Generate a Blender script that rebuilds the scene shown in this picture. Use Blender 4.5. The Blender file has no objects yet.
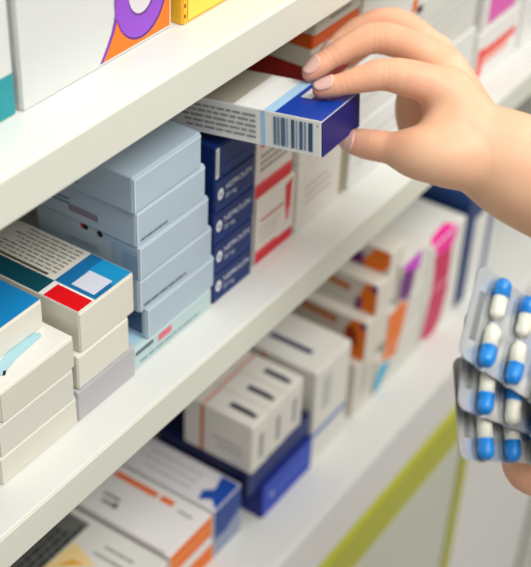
import bpy, bmesh, math, random
import numpy as np
from mathutils import Vector, Matrix

random.seed(7)
SC = bpy.context.scene
COL = SC.collection

# ------------------------------------------------------------------ measured world coordinates (metres)
HELD = {"A": [0.55877, 0.32344, 1.15494], "u": [-0.0943, 0.9899, -0.1059], "v": [0.9938, 0.0873, -0.0692], "n": [0.0593, 0.1117, 0.992], "W": 0.0492, "T": 0.0224}
PACKS = [[[0.47755, 0.18581, 1.16575], [0.49571, -0.6156, -0.61262], [-0.86371, -0.27552, -0.42202], [-0.091, -0.73833, 0.66828]], [[0.46544, 0.18404, 1.14718], [0.63816, -0.5584, -0.53004], [-0.76451, -0.37823, -0.52199], [-0.091, -0.73833, 0.66828]], [[0.45262, 0.18159, 1.12777], [0.78316, -0.46756, -0.40993], [-0.61512, -0.48607, -0.62078], [-0.091, -0.73833, 0.66828]]]
CHAINS = {
    'r_palm': [[0.62879, 0.25751, 1.12824, 0.01932], [0.62955, 0.26835, 1.13676, 0.01698], [0.63166, 0.27755, 1.14727, 0.01286], [0.6328, 0.28404, 1.15645, 0.0105]],
    'r_palm2': [[0.63756, 0.25985, 1.12311, 0.01957], [0.65101, 0.27923, 1.13524, 0.01321], [0.65107, 0.29484, 1.15959, 0.01011]],
    'r_palm3': [[0.64191, 0.26173, 1.121, 0.01969], [0.66556, 0.29027, 1.12614, 0.01293], [0.66866, 0.30999, 1.15678, 0.00975]],
    'r_palm4': [[0.6454, 0.26295, 1.11746, 0.01921], [0.67314, 0.3002, 1.11347, 0.01382], [0.68048, 0.32088, 1.14289, 0.01001]],
    'r_hypo': [[0.6446, 0.26849, 1.11223, 0.01813], [0.66256, 0.30053, 1.10524, 0.01505], [0.66819, 0.31622, 1.11433, 0.01135], [0.67538, 0.31921, 1.12942, 0.01068]],
    'r_arm': [[0.63122, 0.25851, 1.12668, 0.01939], [0.63486, 0.25214, 1.12457, 0.02118], [0.63907, 0.24176, 1.12025, 0.02474], [0.64619, 0.22287, 1.11149, 0.02894], [0.681, 0.16745, 1.08119, 0.03384], [0.73153, 0.09847, 1.03894, 0.03887], [0.77127, 0.03721, 1.00668, 0.04109]],
    'r_thenar': [[0.62083, 0.25963, 1.12584, 0.01516], [0.60964, 0.26608, 1.12955, 0.01358], [0.60213, 0.27533, 1.13105, 0.01095], [0.60012, 0.28715, 1.12891, 0.00986]],
    'r_web': [[0.62675, 0.27288, 1.14181, 0.01166], [0.61688, 0.27371, 1.13805, 0.01044], [0.60868, 0.27524, 1.13331, 0.00926]],
    'r_thumb': [[0.6024, 0.27554, 1.13151, 0.01153], [0.59961, 0.28822, 1.1291, 0.01004], [0.59801, 0.30254, 1.12753, 0.00935], [0.59738, 0.31085, 1.12609, 0.00911], [0.59728, 0.32023, 1.12435, 0.00798], [0.59771, 0.32733, 1.12323, 0.00624]],
    'r_index': [[0.6328, 0.28404, 1.15645, 0.01108], [0.61899, 0.298, 1.16419, 0.01096], [0.6092, 0.31265, 1.16699, 0.0095], [0.60176, 0.32142, 1.16493, 0.00806], [0.59345, 0.33025, 1.16193, 0.00662], [0.58905, 0.33614, 1.15955, 0.00605], [0.58542, 0.34119, 1.15743, 0.00519]],
    'r_middle': [[0.65098, 0.29626, 1.16049, 0.0107], [0.64619, 0.31771, 1.1687, 0.00982], [0.6386, 0.33562, 1.17128, 0.00953], [0.6276, 0.34668, 1.16687, 0.00805], [0.61601, 0.35445, 1.16113, 0.00684], [0.60926, 0.35767, 1.15755, 0.00624], [0.60458, 0.36008, 1.15406, 0.00535]],
    'r_ring': [[0.66856, 0.31144, 1.1577, 0.01006], [0.66886, 0.33162, 1.16735, 0.00887], [0.66486, 0.34505, 1.1691, 0.00859], [0.65807, 0.35628, 1.16454, 0.00769], [0.65032, 0.36335, 1.15926, 0.00678], [0.64181, 0.36631, 1.15355, 0.00616], [0.63624, 0.36762, 1.14992, 0.00523]],
    'r_pinky': [[0.683, 0.32121, 1.14592, 0.00938], [0.68624, 0.33961, 1.15263, 0.00787], [0.68273, 0.35074, 1.15328, 0.00726], [0.6741, 0.35825, 1.14735, 0.00664], [0.6674, 0.36267, 1.14303, 0.00601], [0.66133, 0.36456, 1.13927, 0.00505]],
    'l_palm': [[0.50817, 0.04496, 1.02565, 0.02612], [0.50095, 0.07722, 1.04044, 0.0221], [0.49531, 0.10875, 1.06146, 0.014]],
    'l_palm2': [[0.51077, 0.04438, 1.01985, 0.0253], [0.50499, 0.07255, 1.02508, 0.02141], [0.49402, 0.10692, 1.04218, 0.0137]],
    'l_palm3': [[0.51335, 0.04378, 1.01402, 0.02447], [0.50603, 0.07197, 1.00928, 0.0207], [0.49246, 0.10256, 1.02412, 0.01335]],
    'l_arm': [[0.5097, 0.0451, 1.02413, 0.02519], [0.51359, 0.02117, 1.00656, 0.02631], [0.53263, -0.03413, 0.95549, 0.03127], [0.56008, -0.10046, 0.88943, 0.03589]],
    'l_index': [[0.49531, 0.10875, 1.06146, 0.013], [0.49705, 0.13537, 1.069, 0.01113], [0.49341, 0.15162, 1.07645, 0.00961], [0.49139, 0.16276, 1.08209, 0.0081]],
    'l_middle': [[0.49402, 0.10692, 1.04218, 0.0132], [0.49042, 0.12817, 1.0466, 0.01174], [0.47798, 0.14185, 1.05568, 0.0111], [0.47811, 0.14955, 1.0679, 0.00903], [0.48058, 0.15456, 1.07418, 0.00702]],
    'l_ring': [[0.49246, 0.10256, 1.02412, 0.01284], [0.48521, 0.11169, 1.03576, 0.01117], [0.48531, 0.12193, 1.04311, 0.01015], [0.48551, 0.1286, 1.05467, 0.00858], [0.48726, 0.13344, 1.0617, 0.00705]],
    'l_pinky': [[0.49488, 0.09714, 1.00643, 0.01147], [0.48883, 0.10238, 1.01995, 0.00976], [0.48433, 0.10671, 1.03457, 0.0086], [0.48395, 0.11088, 1.04537, 0.00753], [0.48557, 0.11375, 1.05085, 0.00602]],
    'l_thumb': [[0.49936, 0.06199, 1.04444, 0.01781], [0.48222, 0.08869, 1.07737, 0.01343], [0.46896, 0.10943, 1.10544, 0.0112], [0.45819, 0.12075, 1.12299, 0.0096], [0.45301, 0.12793, 1.13389, 0.00768]],
}
CAM = {"right": [0.561513, -0.826523, 0.039532], "up": [0.482559, 0.365896, 0.795774], "fwd": [0.67219, 0.427761, -0.604302], "f": 1323.9792791354039}


# ------------------------------------------------------------------ helpers
def lin(c):
    c = c / 255.0
    return c / 12.92 if c <= 0.04045 else ((c + 0.055) / 1.055) ** 2.4

def rgb(r, g, b):
    return (lin(r), lin(g), lin(b), 1.0)

_mats = {}
def mat(name, color, rough=0.5, spec=0.4, metal=0.0, noise=0.0, scale=40.0, bump=0.0, trans=0.0, ior=1.45, sss=0.0, alpha=1.0):
    if name in _mats:
        return _mats[name]
    m = bpy.data.materials.new(name)
    m.use_nodes = True
    nt = m.node_tree
    b = nt.nodes['Principled BSDF']
    b.inputs['Base Color'].default_value = color
    b.inputs['Roughness'].default_value = rough
    b.inputs['Specular IOR Level'].default_value = spec
    b.inputs['Metallic'].default_value = metal
    b.inputs['IOR'].default_value = ior
    b.inputs['Transmission Weight'].default_value = trans
    b.inputs['Alpha'].default_value = alpha
    if sss:
        b.inputs['Subsurface Weight'].default_value = sss
        b.inputs['Subsurface Radius'].default_value = (0.008, 0.003, 0.0015)
        b.inputs['Subsurface Scale'].default_value = 1.0
    if noise or bump:
        tc = nt.nodes.new('ShaderNodeTexCoord')
        nz = nt.nodes.new('ShaderNodeTexNoise')
        nz.inputs['Scale'].default_value = scale
        nz.inputs['Detail'].default_value = 4
        nt.links.new(tc.outputs['Object'], nz.inputs['Vector'])
        if noise:
            mx = nt.nodes.new('ShaderNodeMix')
            mx.data_type = 'RGBA'
            mx.inputs['A'].default_value = tuple(c * (1 - noise) for c in color[:3]) + (1,)
            mx.inputs['B'].default_value = tuple(min(1, c * (1 + noise)) for c in color[:3]) + (1,)
            nt.links.new(nz.outputs['Fac'], mx.inputs['Factor'])
            nt.links.new(mx.outputs['Result'], b.inputs['Base Color'])
        if bump:
            bp = nt.nodes.new('ShaderNodeBump')
            bp.inputs['Strength'].default_value = bump
            bp.inputs['Distance'].default_value = 0.001
            nt.links.new(nz.outputs['Fac'], bp.inputs['Height'])
            nt.links.new(bp.outputs['Normal'], b.inputs['Normal'])
    _mats[name] = m
    return m

def paper(c, rough=0.42):
    """coated paperboard of one printed colour"""
    return mat('board_%d_%d_%d' % c, rgb(*c), rough=rough, spec=0.35, noise=0.015, scale=60)

def link_mesh(name, verts, faces, mats, mi=None, parent=None, smooth=False):
    me = bpy.data.meshes.new(name)
    me.from_pydata(verts, [], faces)
    for m in mats:
        me.materials.append(m)
    if mi:
        me.polygons.foreach_set('material_index', mi)
    if smooth:
        me.polygons.foreach_set('use_smooth', [True] * len(me.polygons))
    me.update()
    o = bpy.data.objects.new(name, me)
    COL.objects.link(o)
    if parent:
        o.parent = parent
    return o

def bm_obj(name, bm, mats, parent=None, smooth=False):
    me = bpy.data.meshes.new(name)
    bm.normal_update()
    bm.to_mesh(me)
    bm.free()
    for m in (mats if isinstance(mats, (list, tuple)) else [mats]):
        me.materials.append(m)
    if smooth:
        me.polygons.foreach_set('use_smooth', [True] * len(me.polygons))
    o = bpy.data.objects.new(name, me)
    COL.objects.link(o)
    if parent:
        o.parent = parent
    return o

def empty(name, loc=(0, 0, 0), rz=0.0):
    o = bpy.data.objects.new(name, None)
    o.empty_display_size = 0.02
    COL.objects.link(o)
    o.location = loc
    o.rotation_euler = (0, 0, rz)
    return o

def tag(o, label, cat, group=None):
    o['label'] = label
    o['category'] = cat
    if group:
        o['group'] = group
    return o

def add_box(bm, x0, x1, y0, y1, z0, z1, bev=0.0, seg=2):
    r = bmesh.ops.create_cube(bm, size=1.0)
    vs = r['verts']
    for v in vs:
        v.co = Vector((x0 + (v.co.x + .5) * (x1 - x0), y0 + (v.co.y + .5) * (y1 - y0), z0 + (v.co.z + .5) * (z1 - z0)))
    if bev > 0:
        es = list({e for v in vs for e in v.link_edges})
        bmesh.ops.bevel(bm, geom=es, offset=bev, segments=seg, profile=0.5, affect='EDGES')

_txt = {}
def text_geo(s):
    """outline of a line of lettering as flat geometry, cap height about 0.7"""
    if s not in _txt:
        cu = bpy.data.curves.new('lettering', 'FONT')
        cu.body = s
        cu.resolution_u = 3
        ob = bpy.data.objects.new('lettering', cu)
        COL.objects.link(ob)
        dg = bpy.context.evaluated_depsgraph_get()
        ev = ob.evaluated_get(dg)
        me = ev.to_mesh()
        vs = [(v.co.x, v.co.y) for v in me.vertices]
        fs = [tuple(p.vertices) for p in me.polygons]
        ev.to_mesh_clear()
        bpy.data.objects.remove(ob)
        bpy.data.curves.remove(cu)
        _txt[s] = (vs, fs)
    return _txt[s]

class Prints:
    """collects flat printed shapes that lie on the faces of one carton panel"""
    def __init__(self):
        self.v, self.f, self.mi, self.mats = [], [], [], []
        self.k = 0
    def slot(self, m):
        if m not in self.mats:
            self.mats.append(m)
        return self.mats.index(m)
    def poly(self, fr, c, pts, fs=None):
        o, a, b, n = fr
        self.k += 1
        off = 0.00012 + 0.00003 * self.k
        i0 = len(self.v)
        for (p, q) in pts:
            self.v.append(tuple(o + a * p + b * q + n * off))
        for f in (fs or [tuple(range(len(pts)))]):
            self.f.append(tuple(i0 + i for i in f))
            self.mi.append(self.slot(paper(c)))
    def rect(self, fr, c, u0, v0, u1, v1):
        self.poly(fr, c, [(u0, v0), (u1, v0), (u1, v1), (u0, v1)])
    def inside(self, fr, c, pts, u1, v1, e=0.0006):
        """a printed shape cut off at the edges of its panel"""
        for ax, lim, sg in ((0, e, 1), (0, u1 - e, -1), (1, e, 1), (1, v1 - e, -1)):
            out = []
            for i in range(len(pts)):
                p, q = pts[i - 1], pts[i]
                dp, dq = sg * (p[ax] - lim), sg * (q[ax] - lim)
                if (dp < 0) != (dq < 0):
                    t = dp / (dp - dq)
                    out.append((p[0] + t * (q[0] - p[0]), p[1] + t * (q[1] - p[1])))
                if dq >= 0:
                    out.append(q)
            pts = out
            if len(pts) < 3:
                return
        self.poly(fr, c, pts)
    def text(self, fr, c, s, u, v, size, turn=0):
        vs, fs = text_geo(s)
        cs, sn = math.cos(turn), math.sin(turn)
        self.poly(fr, c, [(u + size * (x * cs - y * sn), v + size * (x * sn + y * cs)) for x, y in vs], fs)
    def lines(self, fr, c, u0, v0, u1, v1, n, fill=0.5, along='u', seed=1):
        """rows of fine print too small to read: word-long dashes"""
        rnd = random.Random(seed)
        pts, fs = [], []
        for i in range(n):
            if along == 'u':
                lo, hi, a, st = u0, u1, v0, (v1 - v0) / n
            else:
                lo, hi, a, st = v0, v1, u0, (u1 - u0) / n
            t = lo
            w = a + st * (i + 0.5 - fill / 2)
            end = hi - (hi - lo) * rnd.uniform(0, 0.25)
            while t < end:
                L = rnd.uniform(0.05, 0.16) * (hi - lo)
                e = min(end, t + L)
                k = len(pts)
                if along == 'u':
                    pts += [(t, w), (e, w), (e, w + st * fill), (t, w + st * fill)]
                else:
                    pts += [(w, t), (w, e), (w + st * fill, e), (w + st * fill, t)]
                fs.append((k, k + 1, k + 2, k + 3))
                t = e + 0.02 * (hi - lo)
        self.poly(fr, c, pts, fs)
    def disc(self, fr, c, u, v, r, ry=None, n=24, a0=0, a1=2 * math.pi, r2=0.0):
        ry = ry or r
        ang = [a0 + (a1 - a0) * i / n for i in range(n + 1)]
        if r2:
            pts = [(u + r * math.cos(t), v + ry * math.sin(t)) for t in ang] + [(u + r * r2 * math.cos(t), v + ry * r2 * math.sin(t)) for t in ang]
            fs = [(i, i + 1, n + 2 + i, n + 1 + i) for i in range(n)]
            self.poly(fr, c, pts, fs)
        else:
            self.poly(fr, c, [(u + r * math.cos(t), v + ry * math.sin(t)) for t in ang[:-1]])

def V(*a):
    return Vector(a)

def carton(label, x0, x1, yf, depth, z0, h, color, draw=None, group=None, rz=0.0, flap=True, cat='medicine box',
           name='medicine_box', bev=0.0007, flap_color=None, side=None):
    """a closed folding carton: body with printed panels, and the tucked end panel that faces the aisle"""
    w = x1 - x0
    root = empty(name, ((x0 + x1) / 2, yf, z0), rz)
    tag(root, label, cat, group)
    return carton_at(root, w, depth, h, color, draw, flap, bev, flap_color)

def carton_at(root, w, depth, h, color, draw=None, flap=True, bev=0.0007, flap_color=None):
    bm = bmesh.new()
    add_box(bm, -w / 2, w / 2, 0.0007 if flap else 0.0, depth, 0, h, bev)
    bm.verts.index_update()
    body_v = [tuple(v.co) for v in bm.verts]
    body_f = [tuple(v.index for v in f.verts) for f in bm.faces]
    bm.free()
    P = Prints()
    P.slot(paper(color))
    P.v, P.f, P.mi = list(body_v), list(body_f), [0] * len(body_f)
    F = Prints()
    fc = flap_color or color
    F.slot(paper(fc))
    e = 0.0006
    bm = bmesh.new()
    add_box(bm, -w / 2 + e, w / 2 - e, 0, 0.0012, e * 0.7, h - 0.0013, 0.0004)
    bm.verts.index_update()
    F.v = [tuple(v.co) for v in bm.verts]
    F.f = [tuple(v.index for v in f.verts) for f in bm.faces]
    F.mi = [0] * len(F.f)
    bm.free()
    fr = dict(
        front=(V(-w / 2, 0, 0), V(1, 0, 0), V(0, 0, 1), V(0, -1, 0)),
        top=(V(-w / 2, 0, h), V(1, 0, 0), V(0, 1, 0), V(0, 0, 1)),
        left=(V(-w / 2, 0, 0), V(0, 1, 0), V(0, 0, 1), V(-1, 0, 0)),
        right=(V(w / 2, 0, 0), V(0, 1, 0), V(0, 0, 1), V(1, 0, 0)))
    if draw:
        draw(P, F if flap else P, fr, w, depth, h)
    link_mesh('carton_body', P.v, P.f, P.mats, P.mi, root)
    if flap:
        link_mesh('end_flap', F.v, F.f, F.mats, F.mi, root)
    return root

# ------------------------------------------------------------------ colours
WHITE = (238, 238, 234)
OFFW = (228, 226, 216)
CREAM = (226, 224, 210)
GREY = (180, 198, 212)
GREY_EDGE_LIT = (212, 224, 234)  # highlight tone painted along the folds of the grey cartons
TEAL_PALE = (190, 212, 214)
NAVY = (12, 42, 106)
BLUE = (10, 60, 164)
PURPLE_BLUE = (18, 28, 112)
SKYBLUE = (170, 208, 238)
CYAN = (24, 146, 200)
DKTEAL = (12, 74, 90)
RED = (216, 18, 34)
ORANGE = (240, 122, 24)
INK = (74, 76, 84)
LIGHTINK = (150, 152, 156)
MAGENTA = (236, 20, 140)
CRIMSON = (206, 16, 84)
PURPLE = (130, 60, 176)
YELLOW = (250, 200, 60)
TEAL = (40, 150, 158)
DKRED = (150, 24, 18)

# ------------------------------------------------------------------ room
laminate = mat('white_laminate', rgb(221, 222, 217), rough=0.35, spec=0.4, noise=0.012, scale=9)
fascia_m = mat('shelf_edge_banding', rgb(220, 221, 208), rough=0.4, spec=0.4, noise=0.01, scale=12)
panel_m = mat('melamine_panel', rgb(214, 214, 206), rough=0.5, noise=0.02, scale=6)
back_m = mat('grey_back_board', rgb(104, 104, 100), rough=0.6, noise=0.02, scale=6)
door_m = mat('door_panel', rgb(226, 224, 222), rough=0.4, noise=0.015, scale=6)
door2_m = mat('door_panel_grey', rgb(202, 204, 190), rough=0.4, noise=0.015, scale=6)
green_m = mat('lime_edge_trim', rgb(178, 180, 24), rough=0.4, noise=0.02, scale=20)
gap_m = mat('grey_aluminium_post', rgb(120, 118, 112), rough=0.4, metal=0.3, noise=0.03, scale=20)

def struct(o):
    o['kind'] = 'structure'
    return o

bm = bmesh.new(); add_box(bm, -1.5, 4.0, -2.2, 0.7, -0.05, 0.0)
struct(bm_obj('floor', bm, mat('pale_vinyl_floor', rgb(196, 192, 184), rough=0.3, noise=0.04, scale=5)))
bm = bmesh.new(); add_box(bm, -1.5, 4.0, 0.66, 0.7, 0.0, 2.75)
struct(bm_obj('wall_back', bm, mat('painted_wall', rgb(214, 212, 204), rough=0.7, noise=0.02, scale=4)))

bm = bmesh.new(); add_box(bm, -1.5, 4.0, -2.2, 0.7, 2.75, 2.8)
struct(bm_obj('ceiling', bm, mat('painted_ceiling', rgb(226, 226, 222), rough=0.8, noise=0.01, scale=4)))
# ------------------------------------------------------------------ shelving units
YF = 0.36
SHELVES = [(1.2095, 0.0243), (1.0, 0.0245)]
def shelving_unit(x0, x1, label, trims, shelf_specs=SHELVES):
    root = empty('shelving_unit', ((x0 + x1) / 2, YF, 0))
    tag(root, label, 'shelving')
    cx = (x0 + x1) / 2
    X0, X1 = x0 - cx, x1 - cx
    t = 0.016
    def part(name, box, m, bev=0.001, par=root):
        b = bmesh.new(); add_box(b, *box, bev)
        return bm_obj(name, b, m, par)
    D = 0.285
    for (z, th) in shelf_specs + [(0.7154, 0.02)]:
        s = part('shelf_board', (X0 + t, X1 - t, 0.0012, D - 0.012, z - th, z), laminate, 0.0012)
        if th > 0.021:
            part('edge_band', (X0 + t, X1 - t, 0, 0.0014, z - th, z - 0.0004), fascia_m, 0.0006, s)
    part('side_panel', (X0, X0 + t - 0.0002, 0, D, 0.0, 1.7), panel_m)
    part('side_panel', (X1 - t + 0.0002, X1, 0, D, 0.0, 1.7), panel_m)
    part('back_panel', (X0 + t, X1 - t, D - 0.011, D, 0.0, 1.7), back_m, 0)
    part('fascia', (X0 + t, X1 - t, 0.0, 0.014, 0.6475, 0.7125), door_m)
    part('green_rail', (X0 + t, X1 - t, -0.004, 0.014, 0.592, 0.6465), green_m)['label'] = 'lime green rail'
    xs = [X0 + t] + [q - cx for q in trims] + [X1 - t]
    for i in range(len(xs) - 1):
        a, b_ = xs[i] + (0.02 if i else 0.001), xs[i + 1] - 0.001
        d = part('door', (a, b_, -0.004, 0.014, 0.1, 0.591), door_m if i % 2 == 0 else door2_m, 0.0015)
    for q in trims:
        part('green_strip', (q - cx, q - cx + 0.019, -0.006, 0.0125, 0.1, 0.591), green_m)['label'] = 'lime green vertical strip'
    part('plinth', (X0 + t, X1 - t, 0.03, 0.05, 0.0, 0.098), gap_m, 0)
    return root
shelving_unit(-0.25, 1.258, 'white shelving unit with lime green trimmed base, holding the stacks of medicine boxes', [0.40, 0.954])
shelving_unit(1.282, 2.6, 'farther white shelving unit beyond the grey gap at the right of the picture', [1.9])
bm = bmesh.new(); add_box(bm, 1.26, 1.28, 0.362, 0.64, 0.0, 1.7)
tag(bm_obj('divider_post', bm, gap_m), 'narrow grey upright post between the two white shelving units', 'post')

# ------------------------------------------------------------------ cartons on the middle shelf
Z1 = 1.0
GAP = 0.00015
G_GREY = 'grey cartons stacked on the middle shelf'
G_NAVY = 'navy cartons stacked on the middle shelf'
G_CREAM = 'cream cartons at the left of the middle shelf'

def edge_highlights(F, fr, w, h):
    """painted highlights of folds catching light, along the top and the left edge of a grey end panel"""
    F.rect(fr['front'], GREY_EDGE_LIT, 0.0008, h - 0.0028, w - 0.0008, h - 0.0014)
    F.rect(fr['front'], GREY_EDGE_LIT, 0.0008, 0.0008, 0.0018, h - 0.0014)
# tall stack of pale grey cartons ---------------------------------
def d_teal(P, F, fr, w, d, h):
    F.rect(fr['front'], (226, 108, 124), 0.024, 0.0085, 0.037, 0.0135)
    F.lines(fr['front'], (120, 150, 160), 0.006, 0.003, 0.07, 0.006, 1, 0.5, seed=3)
    F.lines(fr['front'], (70, 96, 104), 0.002, 0.0105, 0.02, 0.0145, 1, 0.7, seed=4)
    P.rect(fr['top'], (168, 206, 226), 0.002, 0.003, w - 0.002, d - 0.004)
def d_g5(P, F, fr, w, d, h):
    edge_highlights(F, fr, w, h)
    P.rect(fr['left'], (64, 92, 130), 0.004, 0.003, 0.05, h - 0.004)
def d_g4(P, F, fr, w, d, h):
    edge_highlights(F, fr, w, h)
    F.lines(fr['front'], (96, 104, 112), 0.004, 0.0022, 0.052, 0.0055, 1, 0.55, seed=5)
def d_g3(P, F, fr, w, d, h):
    edge_highlights(F, fr, w, h)
    P.rect(fr['left'], (158, 182, 206), 0.001, 0.001, 0.020, h - 0.004)
    P.rect(fr['left'], (136, 168, 200), 0.001, 0.001, 0.012, h - 0.007)
    P.disc(fr['left'], (190, 40, 50), 0.0410, h - 0.0016, 0.0021)
    P.disc(fr['left'], (24, 24, 30), 0.0391, h - 0.0018, 0.0018)
    P.disc(fr['left'], (24, 24, 30), 0.0285, h - 0.0022, 0.0021)
    P.lines(fr['left'], (150, 158, 168), 0.03, 0.008, 0.056, 0.012, 2, 0.4, seed=6)
def d_g2(P, F, fr, w, d, h):
    edge_highlights(F, fr, w, h)
    F.lines(fr['front'], (110, 116, 124), 0.004, 0.002, 0.03, 0.005, 1, 0.5, seed=8)
    P.rect(fr['left'], (142, 134, 146), 0.028, 0.006, 0.05, 0.0105)
    P.lines(fr['left'], (120, 122, 138), 0.05, 0.009, 0.07, 0.015, 2, 0.5, seed=9)
def d_g1(P, F, fr, w, d, h):
    edge_highlights(F, fr, w, h)
    P.lines(fr['left'], (150, 156, 164), 0.04, 0.004, 0.066, 0.008, 1, 0.5, seed=10)
carton('thin pale teal box with pink mark at the bottom of the grey stack', 0.467, 0.5462, 0.388, 0.085, Z1, 0.0163, TEAL_PALE, d_teal, G_GREY)
grey = [(0.4803, 0.5488, 0.0235, d_g5, 'pale grey box resting on the thin teal box, lowest of the grey ones'),
        (0.4745, 0.5456, 0.0241, d_g4, 'pale grey box with a line of dark print, second lowest of the grey ones'),
        (0.4741, 0.5418, 0.0240, d_g3, 'pale grey box with red and black dots on its side, third from the top'),
        (0.4728, 0.5382, 0.0240, d_g2, 'pale grey box with a mauve patch on its side, directly under the topmost grey one'),
        (0.4705, 0.5334, 0.0240, d_g1, 'topmost plain grey box of the tall grey stack')]
z = Z1 + 0.0163 + GAP
for i, (a, b, h, dr, lab) in enumerate(grey):
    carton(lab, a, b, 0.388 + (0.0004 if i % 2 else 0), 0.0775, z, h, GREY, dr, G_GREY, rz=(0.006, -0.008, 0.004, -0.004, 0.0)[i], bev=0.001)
    z += h + GAP

# navy stack -------------------------------------------------------
def d_navy(P, F, fr, w, d, h):
    f = fr['front']
    F.rect(f, (16, 52, 120), 0.001, 0.0005, w - 0.001, 0.004)
    F.disc(f, (222, 226, 234), 0.0062, 0.0118, 0.0031, 0.0042)
    F.disc(f, (150, 160, 180), 0.0062, 0.0114, 0.0016, 0.0014)
    F.text(f, (222, 228, 238), 'NEPROLEN', 0.0112, 0.0122, 0.0058)
    F.text(f, (206, 216, 230), '20 mg', 0.0112, 0.0062, 0.0048)
def d_navytop(P, F, fr, w, d, h):
    f = fr['front']
    F.rect(f, (206, 206, 204), 0.0006, 0.001, 0.0042, h - 0.001)
    F.rect(f, (150, 152, 154), 0.0014, 0.004, 0.0024, h - 0.003)
    F.lines(f, (30, 60, 120), 0.012, 0.004, 0.04, 0.008, 1, 0.5, seed=11)
nav = ['bottom navy box with white lettering, standing on the shelf beside the grey stack',
       'navy box with white lettering, second from the bottom of the navy stack',
       'navy box with white lettering in the middle of the navy stack',
       'navy box with white lettering, just under the topmost navy one',
       'topmost navy box with a white strip on its left end, under the held box']
for i in range(5):
    carton(nav[i], 0.5487 - (0.0006 if i == 2 else 0), 0.5924, 0.389, 0.075, Z1 + i * (0.0234 + GAP), 0.0234, NAVY,
           d_navytop if i == 4 else d_navy, G_NAVY, rz=(0.0, 0.01, -0.008, 0.006, 0.0)[i], bev=0.0005)

# two white and red cartons ---------------------------------------
def d_red0(P, F, fr, w, d, h):
    f = fr['front']
    F.rect(f, (214, 24, 50), 0.001, 0.001, w - 0.001, 0.0095)
    F.rect(f, (228, 110, 120), 0.001, 0.0095, w * 0.55, 0.0115)
    F.poly(f, (214, 24, 50), [(w - 0.0118, 0.0475), (w - 0.0035, 0.0505), (w - 0.0048, 0.028), (w - 0.0105, 0.0265)])
    F.poly(f, (232, 130, 140), [(w - 0.0105, 0.0265), (w - 0.0048, 0.028), (w - 0.0055, 0.019), (w - 0.0095, 0.018)])
    F.rect(f, (200, 84, 92), 0.006, 0.0335, w - 0.013, 0.0352)
    F.lines(f, (208, 204, 196), 0.006, 0.016, 0.03, 0.030, 3, 0.35, seed=12)
def d_red1(P, F, fr, w, d, h):
    f = fr['front']
    F.rect(f, (214, 24, 40), 0.001, 0.001, w - 0.001, 0.0095)
    F.rect(f, (226, 90, 90), 0.001, 0.0095, w - 0.001, 0.012)
    F.lines(f, (160, 158, 154), 0.006, 0.019, w - 0.006, 0.034, 3, 0.55, seed=13)
    F.rect(f, (214, 60, 60), 0.006, 0.038, w - 0.012, 0.0415)
carton('lower white box with a red bottom band and red exclamation stroke, beside the navy stack', 0.5984, 0.6452, 0.391, 0.07, Z1, 0.0534, (226, 220, 210), d_red0, 'white and red boxes beside the navy stack', bev=0.0022)
carton('upper white box with red bands and grey print, directly under the held box', 0.5955, 0.6405, 0.391, 0.07, Z1 + 0.0536, 0.0534, (226, 220, 210), d_red1, 'white and red boxes beside the navy stack', bev=0.0015)

# pale stacks further along the middle shelf -----------------------
def d_pale(seed, c=(214, 190, 182)):
    def d_(P, F, fr, w, d, h):
        F.lines(fr['front'], c, 0.010, h * 0.3, w * 0.8, h * 0.65, 3, 0.35, seed=seed)
    return d_
carton('white box at the bottom of the pale stack right of the red and white boxes', 0.6485, 0.707, 0.391, 0.075, Z1, 0.054, (230, 228, 218), d_pale(21), 'pale stack behind the held box', bev=0.002)
carton('white box second in the pale stack, behind the held box', 0.6485, 0.707, 0.391, 0.075, Z1 + 0.0542, 0.0535, (232, 230, 222), d_pale(22, (206, 204, 200)), 'pale stack behind the held box', bev=0.002)
carton('dark red flat box in the shade above the held box', 0.6495, 0.705, 0.388, 0.09, Z1 + 0.108, 0.0200, DKRED, None, 'pale stack behind the held box')
carton('pale beige flat box between the dark red and the orange box', 0.6495, 0.706, 0.387, 0.09, Z1 + 0.1283, 0.0135, (206, 200, 186), None, 'pale stack behind the held box')
carton('flat orange box in the shade under the upper shelf', 0.6495, 0.706, 0.387, 0.085, Z1 + 0.142, 0.0095, (206, 84, 22), None, 'pale stack behind the held box')
def d_ptop(P, F, fr, w, d, h):
    F.rect(fr['front'], (216, 60, 30), 0.004, 0.012, 0.014, 0.019)
    F.lines(fr['front'], (150, 146, 138), 0.018, 0.004, w * 0.9, 0.014, 2, 0.4, seed=23)
carton('pale flat box with a red mark on top of the orange box', 0.6495, 0.706, 0.386, 0.085, Z1 + 0.1517, 0.0245, (200, 196, 182), d_ptop, 'pale stack behind the held box')

bm = bmesh.new(); add_box(bm, 0.7096, 0.7142, 0.392, 0.46, Z1, Z1 + 0.058, 0.0005)
tag(bm_obj('shelf_divider', bm, paper((176, 160, 128))), 'narrow tan divider between white boxes, seen below the thumb', 'divider')

def d_w2(P, F, fr, w, d, h):
    F.lines(fr['front'], (206, 206, 204), 0.012, h * 0.25, w * 0.85, h * 0.75, 3, 0.3, seed=24)
def d_w2t(P, F, fr, w, d, h):
    F.rect(fr['front'], (226, 120, 40), w - 0.018, 0.010, w - 0.010, 0.020)
    F.rect(fr['front'], (40, 36, 60), w - 0.010, 0.006, w - 0.002, 0.012)
carton('white box on the shelf seen through the gap between thumb and index finger', 0.7165, 0.803, 0.39, 0.08, Z1, 0.0515, (228, 228, 224), d_w2, 'pale boxes behind the hand', bev=0.0015)
carton('white box just above it behind the fingers of the right hand', 0.7165, 0.803, 0.39, 0.08, Z1 + 0.0517, 0.0515, (226, 226, 222), d_w2, 'pale boxes behind the hand', bev=0.0015)
carton('white box with a small orange and black mark above the knuckles of the hand', 0.7165, 0.808, 0.39, 0.08, Z1 + 0.1034, 0.050, (222, 222, 214), d_w2t, 'pale boxes behind the hand', bev=0.0015)
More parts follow.
